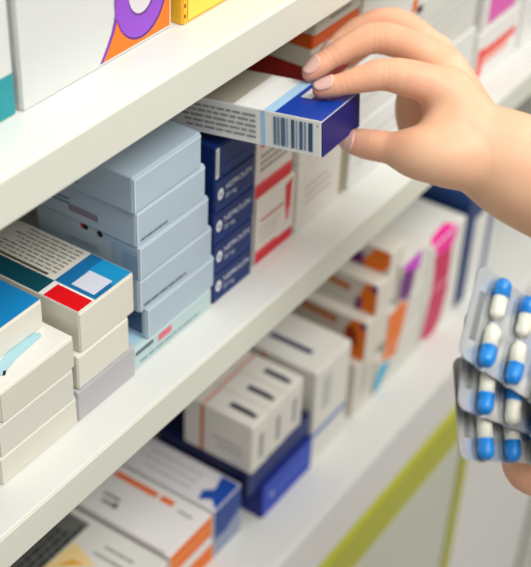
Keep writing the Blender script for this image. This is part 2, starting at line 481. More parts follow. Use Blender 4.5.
carton('blurred white box low behind the back of the right hand', 0.812, 0.912, 0.391, 0.08, Z1, 0.057, (226, 226, 222), d_w2, 'pale boxes right of the hand', bev=0.0015)
carton('blurred white box above a grey seam behind the back of the right hand', 0.812, 0.908, 0.392, 0.08, Z1 + 0.0574, 0.058, (216, 216, 208), d_w2, 'pale boxes right of the hand', bev=0.0015)
def d_redL(P, F, fr, w, d, h):
    f = fr['front']
    F.rect(f, (240, 50, 30), 0.003, 0.005, 0.013, 0.030)
    F.rect(f, (240, 50, 30), 0.003, 0.0205, 0.074, 0.028)
    F.rect(f, (240, 170, 160), 0.013, 0.013, 0.06, 0.0205)
def d_mag(P, F, fr, w, d, h):
    F.rect(fr['front'], (226, 96, 180), 0.010, 0.004, 0.062, 0.05)
carton('blurred white box with a bright red corner mark at upper right', 0.918, 1.0, 0.39, 0.08, Z1, 0.0465, (234, 232, 228), d_redL, 'boxes at the far end of the middle shelf', bev=0.0015)
carton('blurred white box with a pink block above the red marked box', 0.92, 1.0, 0.39, 0.08, Z1 + 0.0468, 0.056, (228, 226, 222), d_mag, 'boxes at the far end of the middle shelf', bev=0.0015)
carton('blurred plain white box at the far right edge of the middle shelf', 1.006, 1.09, 0.39, 0.08, Z1, 0.05, (230, 228, 224), d_w2, 'boxes at the far end of the middle shelf', bev=0.0015)
carton('blurred box with a pinkish front on top of the rightmost white box', 1.006, 1.09, 0.39, 0.08, Z1 + 0.0503, 0.05, (228, 214, 212), d_w2, 'boxes at the far end of the middle shelf', bev=0.0015)

# cream stack with the blue and red printed lid --------------------
def d_mA(P, F, fr, w, d, h):
    t = fr['top']
    P.rect(t, DKTEAL, 0.0008, 0.0225, 0.0145, d - 0.001)
    P.rect(t, (20, 110, 165), 0.0145, 0.0008, w - 0.0008, 0.0305)
    P.rect(t, CYAN, 0.031, 0.0008, w - 0.0008, 0.0215)
    P.rect(t, WHITE, 0.0004, 0.0004, 0.0145, 0.0300)
    P.rect(t, (224, 12, 22), 0.0007, 0.0012, 0.0130, 0.0265)
    P.rect(t, (214, 218, 230), 0.0175, 0.0040, 0.0335, 0.0205)
    P.lines(t, (150, 144, 132), 0.019, 0.034, w - 0.002, 0.084, 8, 0.32, along='v', seed=31)
    P.rect(t, (96, 84, 70), 0.0158, 0.037, 0.0176, 0.078)
carton('cream box with blue, red and white printed lid, topmost of its stack', 0.4192, 0.4665, 0.386, 0.088, Z1 + 0.0484, 0.0282, (226, 222, 210), d_mA, 'cream boxes left of the grey stack')
carton('plain cream box under the one with the blue and red lid', 0.4158, 0.4612, 0.386, 0.085, Z1 + 0.0236, 0.0243, (228, 225, 212), None, 'cream boxes left of the grey stack', rz=0.005)
def d_mC(P, F, fr, w, d, h):
    P.lines(fr['top'], (80, 90, 96), 0.012, 0.002, w - 0.008, 0.007, 1, 0.6, seed=32)
carton('grey fronted box at the bottom of the cream stack, on the shelf', 0.4140, 0.4662, 0.386, 0.085, Z1, 0.0228, (186, 186, 188), d_mC, 'cream boxes left of the grey stack')

# leftmost stack ---------------------------------------------------
def d_E(P, F, fr, w, d, h):
    t = fr['top']
    P.poly(t, (168, 206, 216), [(0.006, 0.0125), (0.016, 0.0170), (0.030, 0.0205), (0.0475, 0.0195), (0.0500, 0.0170), (0.0485, 0.0140), (0.040, 0.0130), (0.026, 0.0120), (0.012, 0.0085)])
    P.poly(t, (20, 20, 24), [(0.0125, 0.0075), (0.016, 0.0098), (0.0145, 0.0108), (0.0115, 0.0085)])
def d_D(P, F, fr, w, d, h):
    P.rect(fr['top'], (20, 132, 196), w - 0.0320, 0.0006, w - 0.0006, d - 0.001)
    P.rect(fr['top'], (232, 228, 222), 0.001, 0.0006, w - 0.0320, 0.014)
    P.rect(fr['top'], (20, 132, 196), w - 0.060, 0.014, w - 0.0320, d - 0.001)
carton('cream box at the bottom of the leftmost stack, on the shelf', 0.3508, 0.4133, 0.386, 0.085, Z1, 0.0202, (222, 220, 206), None, G_CREAM)
carton('cream box in the middle of the leftmost stack, under the pale teal streak', 0.3520, 0.4118, 0.386, 0.085, Z1 + 0.0204, 0.0222, (216, 214, 204), None, G_CREAM, rz=-0.006)
carton('white box with a pale teal streak on its top, in the leftmost stack', 0.3555, 0.4138, 0.386, 0.085, Z1 + 0.0428, 0.0212, (232, 230, 222), d_E, G_CREAM, flap_color=(214, 212, 198))
carton('blue topped cream box on the leftmost stack at the edge of the picture', 0.330, 0.4110, 0.4050, 0.075, Z1 + 0.0642, 0.0187, (228, 224, 212), d_D, G_CREAM)

# ------------------------------------------------------------------ cartons on the upper shelf
Z2 = 1.2095
def d_tealbox(P, F, fr, w, d, h):
    F.rect(fr['front'], TEAL, 0.001, 0.001, w - 0.0008, 0.0225)
    P.rect(fr['right'], TEAL, 0.0015, 0.001, d - 0.001, 0.0225)
    F.lines(fr['front'], (150, 154, 152), w - 0.06, 0.040, w - 0.0045, 0.0425, 1, 0.6, seed=41)
carton('large white box with a teal bottom band at the top left edge', 0.29, 0.3936, 0.3945, 0.06, Z2, 0.16, (220, 221, 217), d_tealbox, 'large boxes on the upper shelf')
def d_purple(P, F, fr, w, d, h):
    f = fr['front']
    x = lambda X: X - 0.3967
    zz = lambda Z: Z - Z2
    R = w - 0.0008
    # orange field with a curved left edge, purple line along it
    ed = [(0.4555, 1.2115), (0.4583, 1.2150), (0.4615, 1.2195), (0.4650, 1.2250), (0.4672, 1.2305), (0.470, 1.240), (0.476, 1.254)]
    F.poly(f, PURPLE, [(x(a) - 0.0024, zz(b)) for a, b in ed] + [(x(a) + 0.003, zz(b)) for a, b in reversed(ed)])
    for i in range(len(ed) - 1):
        (a0, b0), (a1, b1) = ed[i], ed[i + 1]
        F.poly(f, ORANGE, [(x(a0), zz(b0)), (R - 0.0012, zz(b0)), (R - 0.0012, zz(b1)), (x(a1), zz(b1))])
    F.disc(f, (88, 40, 128), x(0.4868), zz(1.2385), 0.0212, 0.0250, n=40)
    F.disc(f, (150, 76, 204), x(0.4862), zz(1.2392), 0.0206, 0.0243, n=40)
    F.disc(f, (112, 60, 150), x(0.4870), zz(1.2405), 0.0112, 0.0145, n=32)
    F.disc(f, (222, 218, 222), x(0.4866), zz(1.2413), 0.0104, 0.0136, n=32)
    for a, b, r in ((0.4668, 1.2325, 0.0016), (0.4684, 1.2395, 0.0020), (0.4700, 1.2275, 0.0014)):
        F.disc(f, (150, 76, 204), x(a), zz(b), r)
carton('large white box with a purple ring on an orange field, on the upper shelf', 0.3967, 0.5122, 0.3932, 0.065, Z2, 0.17, (216, 218, 215), d_purple, 'large boxes on the upper shelf', bev=0.0012)
def d_yel(P, F, fr, w, d, h):
    for i in range(8):
        F.rect(fr['front'], (120, 84, 20), 0.0010, 0.004 + i * 0.006, 0.0024, 0.0062 + i * 0.006)
    F.rect(fr['front'], (254, 214, 84), 0.004, 0.002, w - 0.002, 0.09)
carton('yellow box beside the purple ring box on the upper shelf', 0.5166, 0.60, 0.389, 0.065, Z2, 0.12, (246, 190, 50), d_yel, 'large boxes on the upper shelf')

# ------------------------------------------------------------------ cartons on the lower shelf
Z0 = 0.7154
def d_print(P, F, fr, w, d, h):
    t = fr['top']
    P.rect(t, (110, 110, 106), 0.004, 0.070, w - 0.006, d - 0.004)
    P.lines(t, (52, 54, 56), 0.006, 0.070, w - 0.008, d - 0.006, 9, 0.6, seed=51)
    P.poly(t, (240, 212, 150), [(w - 0.0600, 0.070), (w - 0.0350, 0.040), (w - 0.0260, 0.0680)])
    P.poly(t, (230, 166, 50), [(w - 0.0520, 0.064), (w - 0.0390, 0.048), (w - 0.0400, 0.058)])
    P.lines(t, (150, 150, 152), w - 0.030, 0.020, w - 0.012, 0.055, 2, 0.3, along='v', seed=58)
carton('white box with dense dark print and a yellow corner at the bottom left', 0.440, 0.5195, 0.404, 0.13, Z0, 0.054, (222, 220, 214), d_print, 'boxes on the lower shelf')
def d_orangebox(P, F, fr, w, d, h):
    F.rect(fr['front'], (246, 116, 26), 0.0006, h - 0.0225, w - 0.0006, h - 0.0006)
    F.rect(fr['front'], (250, 150, 70), 0.0006, h - 0.0135, w - 0.0006, h - 0.0095)
    t = fr['top']
    P.rect(t, (238, 104, 26), w - 0.0125, 0.046, w - 0.0070, 0.088)
    P.rect(t, (238, 104, 26), w - 0.0125, 0.030, w - 0.0070, 0.0425)
    P.rect(t, (150, 116, 104), 0.0006, 0.006, 0.0014, d - 0.002)
    P.disc(t, (60, 60, 66), 0.016, 0.066, 0.0028)
    P.lines(t, (130, 132, 136), 0.012, 0.066, 0.026, 0.082, 2, 0.5, along='v', seed=52)
    P.lines(t, (150, 152, 156), w - 0.016, 0.010, w - 0.010, 0.026, 1, 0.4, along='v', seed=53)
def d_orange2(P, F, fr, w, d, h):
    F.rect(fr['front'], (246, 116, 26), 0.0006, 0.001, w - 0.0006, h - 0.0035)
carton('white box with an orange front, lower of the two at the bottom of the picture', 0.5235, 0.5790, 0.4055, 0.11, Z0, 0.0235, (232, 230, 226), d_orange2, 'white and orange boxes on the lower shelf')
carton('white box with orange front and an orange dashed line on top', 0.5230, 0.5768, 0.405, 0.11, Z0 + 0.0238, 0.0305, (234, 232, 230), d_orangebox, 'white and orange boxes on the lower shelf')
def d_wb(P, F, fr, w, d, h):
    t = fr['top']
    P.poly(t, (24, 76, 170), [(0.004, 0.0185), (0.014, 0.0215), (0.020, 0.014), (w - 0.002, 0.018), (w - 0.002, 0.0008), (0.0025, 0.0008), (0.010, 0.0095)])
    P.lines(t, (180, 180, 186), 0.006, 0.030, 0.03, 0.09, 3, 0.25, along='v', seed=54)
    F.poly(fr['front'], (24, 66, 150), [(0.0006, 0.022), (0.0006, h - 0.0006), (w - 0.0006, h - 0.0006), (w - 0.0006, 0.030), (0.016, 0.020)])
    F.poly(fr['front'], (150, 164, 190), [(0.0006, 0.002), (0.0006, 0.022), (0.016, 0.020), (w - 0.0006, 0.030), (w - 0.0006, 0.002)])
carton('white box with a blue zigzag corner, between the orange front and the navy boxes', 0.5792, 0.6165, 0.405, 0.11, Z0, 0.0540, (226, 224, 228), d_wb, 'boxes on the lower shelf')
def d_nv(P, F, fr, w, d, h):
    F.rect(fr['front'], (20, 64, 190), 0.0006, 0.0006, w - 0.0006, h - 0.0006)
    F.disc(fr['front'], (150, 160, 200), 0.014, h * 0.5, 0.0035)
    F.lines(fr['front'], (60, 96, 200), 0.022, h * 0.35, w - 0.006, h * 0.65, 1, 0.5, seed=55)
carton('bright blue box on the lower shelf under the three upright white boxes', 0.6375, 0.7115, 0.398, 0.09, Z0, 0.0372, (16, 40, 130), d_nv, 'blue boxes under the upright white boxes')
def d_nv2(P, F, fr, w, d, h):
    F.rect(fr['front'], (18, 42, 110), 0.0006, 0.0006, w - 0.0006, h - 0.0006)
carton('dark navy box between the bright blue box and the upright white boxes', 0.6190, 0.7100, 0.4015, 0.09, Z0 + 0.0374, 0.0256, (10, 22, 70), d_nv2, 'blue boxes under the upright white boxes')
ZD = Z0 + 0.0374 + 0.0258
def d_dash(P, F, fr, w, d, h):
    P.rect(fr['top'], (60, 62, 72), w / 2 - 0.0026, 0.005, w / 2 + 0.0022, 0.0300)
    P.rect(fr['top'], (110, 112, 122), w / 2 + 0.0022, 0.010, w / 2 + 0.0034, 0.0300)
    F.rect(fr['front'], (168, 168, 166), 0.0095, 0.010, 0.0165, 0.036)
    P.rect(fr['top'], (226, 150, 120), 0.0008, 0.046, w - 0.0008, 0.0485)
    P.rect(fr['left'], (206, 110, 70), 0.046, 0.001, 0.0495, h - 0.001)
    P.lines(fr['left'], (176, 168, 160), 0.01, 0.012, 0.04, 0.026, 2, 0.3, seed=56)
for i, lab in enumerate(('upright white box with a dark dash on top, nearest of the three side by side',
                         'upright white box with a dark dash on top, in the middle of the three',
                         'upright white box with a dark dash on top, farthest of the three side by side')):
    carton(lab, 0.6210 + i * 0.0247, 0.6210 + i * 0.0247 + 0.0245, 0.400 + 0.0006 * i, 0.066, ZD, 0.0505, (230, 226, 218), d_dash, 'three upright white boxes on the lower shelf', bev=0.0012)
def d_dB(P, F, fr, w, d, h):
    P.rect(fr['top'], (30, 36, 92), 0.018, 0.018, 0.024, 0.060)
    F.rect(fr['front'], (70, 120, 196), 0.001, 0.030, w - 0.001, 0.0355)
    F.rect(fr['front'], (196, 196, 190), 0.012, 0.055, 0.026, 0.09)
    P.rect(fr['left'], (226, 180, 150), 0.05, 0.001, 0.056, h - 0.001)
carton('tall white box with a navy dash on top, right of the upright three', 0.7135, 0.7690, 0.400, 0.09, Z0, 0.1035, (228, 226, 218), d_dB, 'boxes on the lower shelf', bev=0.0012)

# stack with orange and purple corners; designs given as (x, z) on the fronts and (y, z) on the sides
def shapes(x0, yf, z0, fronts=(), sides=(), top=None):
    def d_(P, F, fr, w, d, h):
        for c, pts in fronts:
            F.inside(fr['front'], c, [(x - x0, z - z0) for x, z in pts], w, h)
        for c, pts in sides:
            P.inside(fr['left'], c, [(y - yf, z - z0) for y, z in pts], d, h)
        if top:
            top(P, fr, w, d, h)
    return d_
OR2, PU2 = (240, 118, 10), (110, 16, 120)
G_ORP = 'orange and purple printed boxes on the lower shelf'
pl = (222, 216, 204)
carton('plain white box at the foot of the orange printed stack, half hidden', 0.7860, 0.8200, 0.402, 0.10, Z0, 0.0610, pl,
       lambda P, F, fr, w, d, h: F.lines(fr['front'], (170, 170, 168), 0.008, 0.02, 0.026, 0.055, 3, 0.4, along='v', seed=57), G_ORP)
z1 = Z0 + 0.0612
carton('white box with a thick orange band along its side, in the orange stack', 0.7945, 0.8340, 0.4, 0.10, z1, 0.0425, pl,
       shapes(0.7945, 0.4, z1, sides=((OR2, [(0.50, 0.774), (0.400, 0.7766), (0.400, 0.790), (0.50, 0.790)]),
              (OR2, [(0.4215, 0.785), (0.4215, 0.806), (0.414, 0.8185), (0.400, 0.8185), (0.400, 0.785)]),
              ((150, 50, 20), [(0.4215, 0.787), (0.4215, 0.803), (0.4165, 0.812), (0.410, 0.805), (0.408, 0.790)]),
              (PU2, [(0.408, 0.812), (0.404, 0.8195), (0.398, 0.8195), (0.398, 0.812)]),
              ((206, 120, 60), [(0.466, 0.8085), (0.430, 0.8065), (0.430, 0.8135), (0.466, 0.8155)]))), G_ORP)
z2 = z1 + 0.0427
carton('white box with orange patch and dashes on its side, just above the thick orange band', 0.8075, 0.8410, 0.4, 0.10, z2, 0.0325, pl,
       shapes(0.8075, 0.4, z2, sides=((OR2, [(0.4175, 0.8195), (0.4170, 0.836), (0.412, 0.851), (0.400, 0.851), (0.400, 0.8195)]),
              (PU2, [(0.4215, 0.8195), (0.4205, 0.832), (0.4155, 0.834), (0.4145, 0.8195)]),
              (PU2, [(0.406, 0.844), (0.406, 0.8515), (0.399, 0.8515), (0.399, 0.842)]),
              ((206, 120, 60), [(0.453, 0.8370), (0.427, 0.8350), (0.427, 0.8420), (0.453, 0.8440)]))), G_ORP)
z3 = z2 + 0.0327
carton('white box with a large orange and purple side patch, topmost of the orange stack', 0.8255, 0.8500, 0.4, 0.10, z3, 0.0240, pl,
       shapes(0.8255, 0.4, z3, sides=((OR2, [(0.432, 0.852), (0.420, 0.8680), (0.4156, 0.8755), (0.4, 0.8755), (0.4, 0.862), (0.408, 0.852)]),
              (PU2, [(0.4423, 0.852), (0.440, 0.862), (0.424, 0.867), (0.428, 0.858), (0.424, 0.852)]))), G_ORP)
stripe = (((206, 64, 206), [(0.8540, 0.8475), (0.8880, 0.8475), (0.8861, 0.8248), (0.8684, 0.8297), (0.8560, 0.838)]),
          (PU2, [(0.8560, 0.838), (0.8797, 0.8286), (0.8739, 0.7959), (0.8460, 0.8129)]),
          (OR2, [(0.8440, 0.8128), (0.8723, 0.7946), (0.8640, 0.7569), (0.8580, 0.7420), (0.8295, 0.7523), (0.8298, 0.7895)]),
          ((50, 176, 214), [(0.8300, 0.7474), (0.8520, 0.7400), (0.8314, 0.7180), (0.8150, 0.7200)]))
for i, (xa, xb, zz, hh, lab) in enumerate(((0.8225, 0.9050, Z0, 0.0425, 'white box with an orange stripe and teal foot, lowest of the striped stack'),
        (0.8360, 0.9060, Z0 + 0.0427, 0.0440, 'white box with an orange stripe on its front, middle of the striped stack'),
        (0.8520, 0.9060, Z0 + 0.0869, 0.0440, 'white box with a purple stripe on its front, top of the striped stack'))):
    carton(lab, xa, xb, 0.401, 0.10, zz, hh, (222, 220, 210), shapes(xa, 0.401, zz, fronts=stripe), G_ORP, bev=0.0012)
CR2 = (204, 10, 84)
mg = ((CR2, [(0.9300, 0.8350), (0.9530, 0.8189), (0.9550, 0.7928), (0.9570, 0.7574), (0.950, 0.7256), (0.9350, 0.7100), (0.9109, 0.7241), (0.9172, 0.7569), (0.921, 0.7902), (0.9183, 0.8173)]),
      ((250, 24, 160), [(0.900, 0.8480), (0.9660, 0.8480), (0.9620, 0.8280), (0.9540, 0.8120), (0.924, 0.8150), (0.9150, 0.8300)]))
def pink_top(P, fr, w, d, h):
    P.poly(fr['top'], (250, 40, 165), [(0.004, 0.001), (w * 0.72, 0.001), (w * 0.66, 0.012), (0.010, 0.009)])
for i, (zz, hh, lab) in enumerate(((Z0, 0.058, 'white box with a crimson stripe down its front, lower of the two magenta striped boxes'),
        (Z0 + 0.0582, 0.058, 'white box with a hot pink patch at its top edge and a magenta stripe'))):
    carton(lab, 0.9095, 0.9790, 0.401, 0.11, zz, hh, (228, 226, 220), shapes(0.9095, 0.401, zz, fronts=mg, top=pink_top if i else None), 'magenta striped boxes on the lower shelf', bev=0.0015)
def d_V(P, F, fr, w, d, h):
    F.rect(fr['front'], (232, 230, 226), w * 0.3, 0.001, w - 0.012, h - 0.03)
    F.rect(fr['front'], (20, 60, 128), w - 0.012, 0.001, w - 0.001, h - 0.001)
carton('blurred navy and white box below the forearm at the far end', 0.986, 1.048, 0.402, 0.10, Z0, 0.128, (24, 56, 110), d_V, 'boxes on the lower shelf', bev=0.0015)

# ------------------------------------------------------------------ the box being taken from the shelf
Au, Uv, Vv, Nv = (Vector(HELD[k]) for k in ('A', 'u', 'v', 'n'))
HW, HT, HL = HELD['W'], HELD['T'], 0.105
root = empty('medicine_box')
tag(root, 'white and blue box with a barcode, tilted in the fingers of the right hand', 'medicine box')
c = Au + Vv * (HW / 2) - Nv * HT
root.matrix_world = Matrix(((Vv.x, Uv.x, Nv.x, c.x), (Vv.y, Uv.y, Nv.y, c.y), (Vv.z, Uv.z, Nv.z, c.z), (0, 0, 0, 1)))
def d_held(P, F, fr, w, d, h):
    t, l = fr['top'], fr['left']
    P.rect(t, BLUE, 0.0004, 0.0004, w - 0.0004, 0.0305)
    P.rect(t, SKYBLUE, 0.0004, 0.0305, w - 0.0004, 0.0375)
    P.rect(t, (176, 170, 154), 0.0004, 0.0575, w - 0.0004, d - 0.001)
    P.poly(t, (236, 238, 240), [(0.026, 0.0200), (0.040, 0.0200), (0.040, 0.0270), (0.026, 0.0270)])
    P.rect(t, (236, 238, 240), 0.0300, 0.0105, 0.0325, 0.0135)
    P.rect(l, SKYBLUE, 0.0365, 0.0006, 0.0392, h - 0.0006)
    rnd = random.Random(4)
    y = 0.0058
    for wd, gp, cc in ((0.0028, 0.0014, (52, 84, 120)), (0.0012, 0.0009, (120, 146, 172)), (0.0022, 0.0012, (70, 104, 140)), (0.001, 0.0009, (140, 160, 182)),
                       (0.0022, 0.0018, (60, 96, 132)), (0.0012, 0.0008, (150, 168, 188)), (0.0026, 0.0010, (76, 108, 142)), (0.0014, 0.0008, (110, 136, 160)), (0.0016, 0.001, (90, 122, 152))):
        P.rect(l, cc, y, 0.0026, y + wd, h - 0.0022)
        y += wd + gp
    P.disc(l, (60, 60, 66), 0.0026, h - 0.0030, 0.0005)
    P.lines(l, (142, 143, 142), 0.0425, 0.003, 0.098, h - 0.0028, 5, 0.40, seed=61)
    f = fr['front']
    F.rect(f, PURPLE_BLUE, 0.0002, 0.0002, w - 0.0002, h - 0.0003)
carton_at(root, HW, HL, HT, (236, 236, 232), d_held, True, 0.0005, PURPLE_BLUE)


# ------------------------------------------------------------------ hands: one continuous skin surface each
def smin(a, b, k):
    h = np.clip(0.5 + 0.5 * (b - a) / k, 0, 1)
    return b + (a - b) * h - k * h * (1 - h)

class Field:
    def __init__(self, lo, hi, s):
        self.lo, self.s = np.array(lo), s
        n = np.ceil((np.array(hi) - self.lo) / s).astype(int) + 1
        self.n = n
        self.ax = [(self.lo[i] + s * np.arange(n[i])).astype(np.float32) for i in range(3)]
    def empty(self):
        return np.full(self.n, 0.05, np.float32)
    def capsule(self, D, p, q, k, margin=0.02):
        """smooth-union a tapered limb segment from p (x, y, z, r) to q into the distance field D"""
        p, q = np.array(p, np.float32), np.array(q, np.float32)
        r = max(p[3], q[3]) + margin
        lo = np.minimum(p[:3], q[:3]) - r
        hi = np.maximum(p[:3], q[:3]) + r
        i0 = np.maximum(0, np.floor((lo - self.lo) / self.s).astype(int))
        i1 = np.minimum(self.n, np.ceil((hi - self.lo) / self.s).astype(int) + 1)
        if np.any(i1 <= i0):
            return
        X = self.ax[0][i0[0]:i1[0], None, None]
        Y = self.ax[1][None, i0[1]:i1[1], None]
        Zz = self.ax[2][None, None, i0[2]:i1[2]]
        d = q[:3] - p[:3]
        L2 = float(d @ d) + 1e-12
        t = np.clip(((X - p[0]) * d[0] + (Y - p[1]) * d[1] + (Zz - p[2]) * d[2]) / L2, 0, 1)
        dist = np.sqrt((X - p[0] - t * d[0]) ** 2 + (Y - p[1] - t * d[1]) ** 2 + (Zz - p[2] - t * d[2]) ** 2) - (p[3] + t * (q[3] - p[3]))
        sl = tuple(slice(a, b) for a, b in zip(i0, i1))
        D[sl] = smin(D[sl], dist, k)
    def crease(self, D, p, a, w, amp, rad):
        """a shallow skin fold across the limb at p, square to the direction a"""
        p, a = np.array(p, np.float32), np.array(a, np.float32)
        a = a / np.linalg.norm(a)
        i0 = np.maximum(0, np.floor((p - rad - self.lo) / self.s).astype(int))
        i1 = np.minimum(self.n, np.ceil((p + rad - self.lo) / self.s).astype(int) + 1)
        if np.any(i1 <= i0):
            return
        X = self.ax[0][i0[0]:i1[0], None, None] - p[0]
        Y = self.ax[1][None, i0[1]:i1[1], None] - p[1]
        Zz = self.ax[2][None, None, i0[2]:i1[2]] - p[2]
        t = X * a[0] + Y * a[1] + Zz * a[2]
        q = np.sqrt(X * X + Y * Y + Zz * Zz) / rad
        sl = tuple(slice(b, c) for b, c in zip(i0, i1))
        D[sl] += amp * np.exp(-(t / w) ** 2) * np.clip(1.3 - q, 0, 1)
    def chain(self, pts, k=0.002, D=None):
        D = self.empty() if D is None else D
        pts = smooth_path(pts)
        for a, b in zip(pts[:-1], pts[1:]):
            self.capsule(D, a, b, k)
        return D

def smooth_path(pts, n=4):
    """Catmull-Rom through the joints so that flesh curves between them"""
    P = [np.array(p) for p in pts]
    if len(P) < 3:
        return P
    P = [2 * P[0] - P[1]] + P + [2 * P[-1] - P[-2]]
    out = []
    for i in range(1, len(P) - 2):
        for j in range(n):
            t = j / n
            a, b, c, d = P[i - 1], P[i], P[i + 1], P[i + 2]
            out.append(0.5 * (2 * b + (c - a) * t + (2 * a - 5 * b + 4 * c - d) * t * t + (3 * b - a - 3 * c + d) * t ** 3))
    out.append(P[-2])
    return out

def surface_net(D, lo, s):
    """closed quad surface of the zero level of D"""
    ins = D < 0
    n = np.array(D.shape)
    cnt = np.zeros(n - 1, np.int8)
    for dx in (0, 1):
        for dy in (0, 1):
            for dz in (0, 1):
                cnt += ins[dx:n[0] - 1 + dx, dy:n[1] - 1 + dy, dz:n[2] - 1 + dz]
    cells = np.argwhere((cnt > 0) & (cnt < 8))
    idx = np.full(n - 1, -1, np.int64)
    idx[tuple(cells.T)] = np.arange(len(cells))
    acc = np.zeros((len(cells), 3)); num = np.zeros(len(cells))
    corners = [(a, b, c) for a in (0, 1) for b in (0, 1) for c in (0, 1)]
    for a in corners:
        for ax in range(3):
            if a[ax] == 0:
                b = list(a); b[ax] = 1
                da = D[cells[:, 0] + a[0], cells[:, 1] + a[1], cells[:, 2] + a[2]]
                db = D[cells[:, 0] + b[0], cells[:, 1] + b[1], cells[:, 2] + b[2]]
                m = (da < 0) != (db < 0)
                t = np.where(m, da / np.where(m, da - db, 1), 0)
                pos = np.array(a, float)[None, :].repeat(len(cells), 0)
                pos[:, ax] += t
                acc += pos * m[:, None]; num += m
    V_ = np.array(lo) + s * (cells + acc / num[:, None])
    F_ = []
    for ax in range(3):
        o1, o2 = (ax + 1) % 3, (ax + 2) % 3
        a = ins.take(range(0, n[ax] - 1), ax); b = ins.take(range(1, n[ax]), ax)
        e = np.argwhere(a != b)
        e = e[(e[:, o1] > 0) & (e[:, o2] > 0) & (e[:, o1] < n[o1] - 1) & (e[:, o2] < n[o2] - 1)]
        q = []
        for d1, d2 in ((-1, -1), (0, -1), (0, 0), (-1, 0)):
            c = e.copy(); c[:, o1] += d1; c[:, o2] += d2
            q.append(idx[tuple(c.T)])
        q = np.stack(q, 1)
        flip = ~a[tuple(e.T)]
        q[flip] = q[flip][:, ::-1]
        F_.append(q)
    F_ = np.concatenate(F_)
    F_ = F_[(F_ >= 0).all(1)]
    # two rounds of relaxation
    for lam in (0.5, -0.2, 0.5):
        S = np.zeros_like(V_); C_ = np.zeros(len(V_))
        for i in range(4):
            for j in ((i + 1) % 4, (i + 3) % 4):
                np.add.at(S, F_[:, i], V_[F_[:, j]]); np.add.at(C_, F_[:, i], 1)
        V_ = V_ + lam * (S / np.maximum(C_, 1)[:, None] - V_)
    return V_, F_

def skin_material():
    m = mat('skin', rgb(228, 184, 156), rough=0.46, spec=0.35, sss=0.12)
    nt = m.node_tree
    b = nt.nodes['Principled BSDF']
    tc = nt.nodes.new('ShaderNodeTexCoord')
    nz = nt.nodes.new('ShaderNodeTexNoise'); nz.inputs['Scale'].default_value = 45; nz.inputs['Detail'].default_value = 3
    mx = nt.nodes.new('ShaderNodeMix'); mx.data_type = 'RGBA'
    mx.inputs['A'].default_value = rgb(226, 170, 136); mx.inputs['B'].default_value = rgb(242, 202, 170)
    nt.links.new(tc.outputs['Object'], nz.inputs['Vector'])
    nt.links.new(nz.outputs['Fac'], mx.inputs['Factor'])
    # finger tips and knuckles run pinker: painted as a vertex attribute from the distance to the joints
    at = nt.nodes.new('ShaderNodeAttribute'); at.attribute_name = 'flush'
    m2 = nt.nodes.new('ShaderNodeMix'); m2.data_type = 'RGBA'
    m2.inputs['B'].default_value = rgb(236, 140, 114)
    nt.links.new(at.outputs['Fac'], m2.inputs['Factor'])
    nt.links.new(mx.outputs['Result'], m2.inputs['A'])
    nt.links.new(m2.outputs['Result'], b.inputs['Base Color'])
    vz = nt.nodes.new('ShaderNodeTexVoronoi'); vz.inputs['Scale'].default_value = 900
    bp = nt.nodes.new('ShaderNodeBump'); bp.inputs['Strength'].default_value = 0.12; bp.inputs['Distance'].default_value = 0.0004
    nt.links.new(tc.outputs['Object'], vz.inputs['Vector'])
    nt.links.new(vz.outputs['Distance'], bp.inputs['Height'])
    nt.links.new(bp.outputs['Normal'], b.inputs['Normal'])
    return m

def build_hand(pre, palm, fingers, lo, hi, s, kp, label, origin):
    Fd = Field(lo, hi, s)
    palmD = Fd.empty()
    for c in palm:
        Fd.chain(CHAINS[pre + c], kp, palmD)
    D = palmD.copy()
    for c in fingers:
        fd = Fd.chain(CHAINS[pre + c], 0.0008)
        D = np.minimum(D, smin(palmD, fd, 0.006))
    for (p, a, w, amp, rad) in CREASES.get(pre, []):
        Fd.crease(D, p, a, w, amp, rad)
    Vx, Fx = surface_net(D, Fd.lo, s)
    o_ = np.array(origin)
    me = bpy.data.meshes.new('hand')
    me.from_pydata((Vx - o_).tolist(), [], Fx.tolist())
    me.materials.append(skin_material())
    me.polygons.foreach_set('use_smooth', [True] * len(me.polygons))
    fl = np.zeros(len(Vx))
    for c in fingers:
        ch = CHAINS[pre + c]
        for p, amp, rad in ((ch[-1], 0.75, 0.013), (ch[len(ch) // 2 - 1], 0.25, 0.012)):
            dd = np.linalg.norm(Vx - np.array(p[:3]), axis=1)
            fl = np.maximum(fl, amp * np.clip(1 - dd / rad, 0, 1))
        for p in ch[1:]:
            dd = np.linalg.norm(Vx - np.array(p[:3]), axis=1)
            fl = np.maximum(fl, 0.28 * np.clip(1.6 - dd / (p[3] * 1.3), 0, 1))
    a = me.attributes.new('flush', 'FLOAT', 'POINT')
    a.data.foreach_set('value', fl.astype(np.float32))
    me.update()
    ob = bpy.data.objects.new('hand', me)
    COL.objects.link(ob)
    ob.location = origin
    tag(ob, label, 'hand')
    return ob

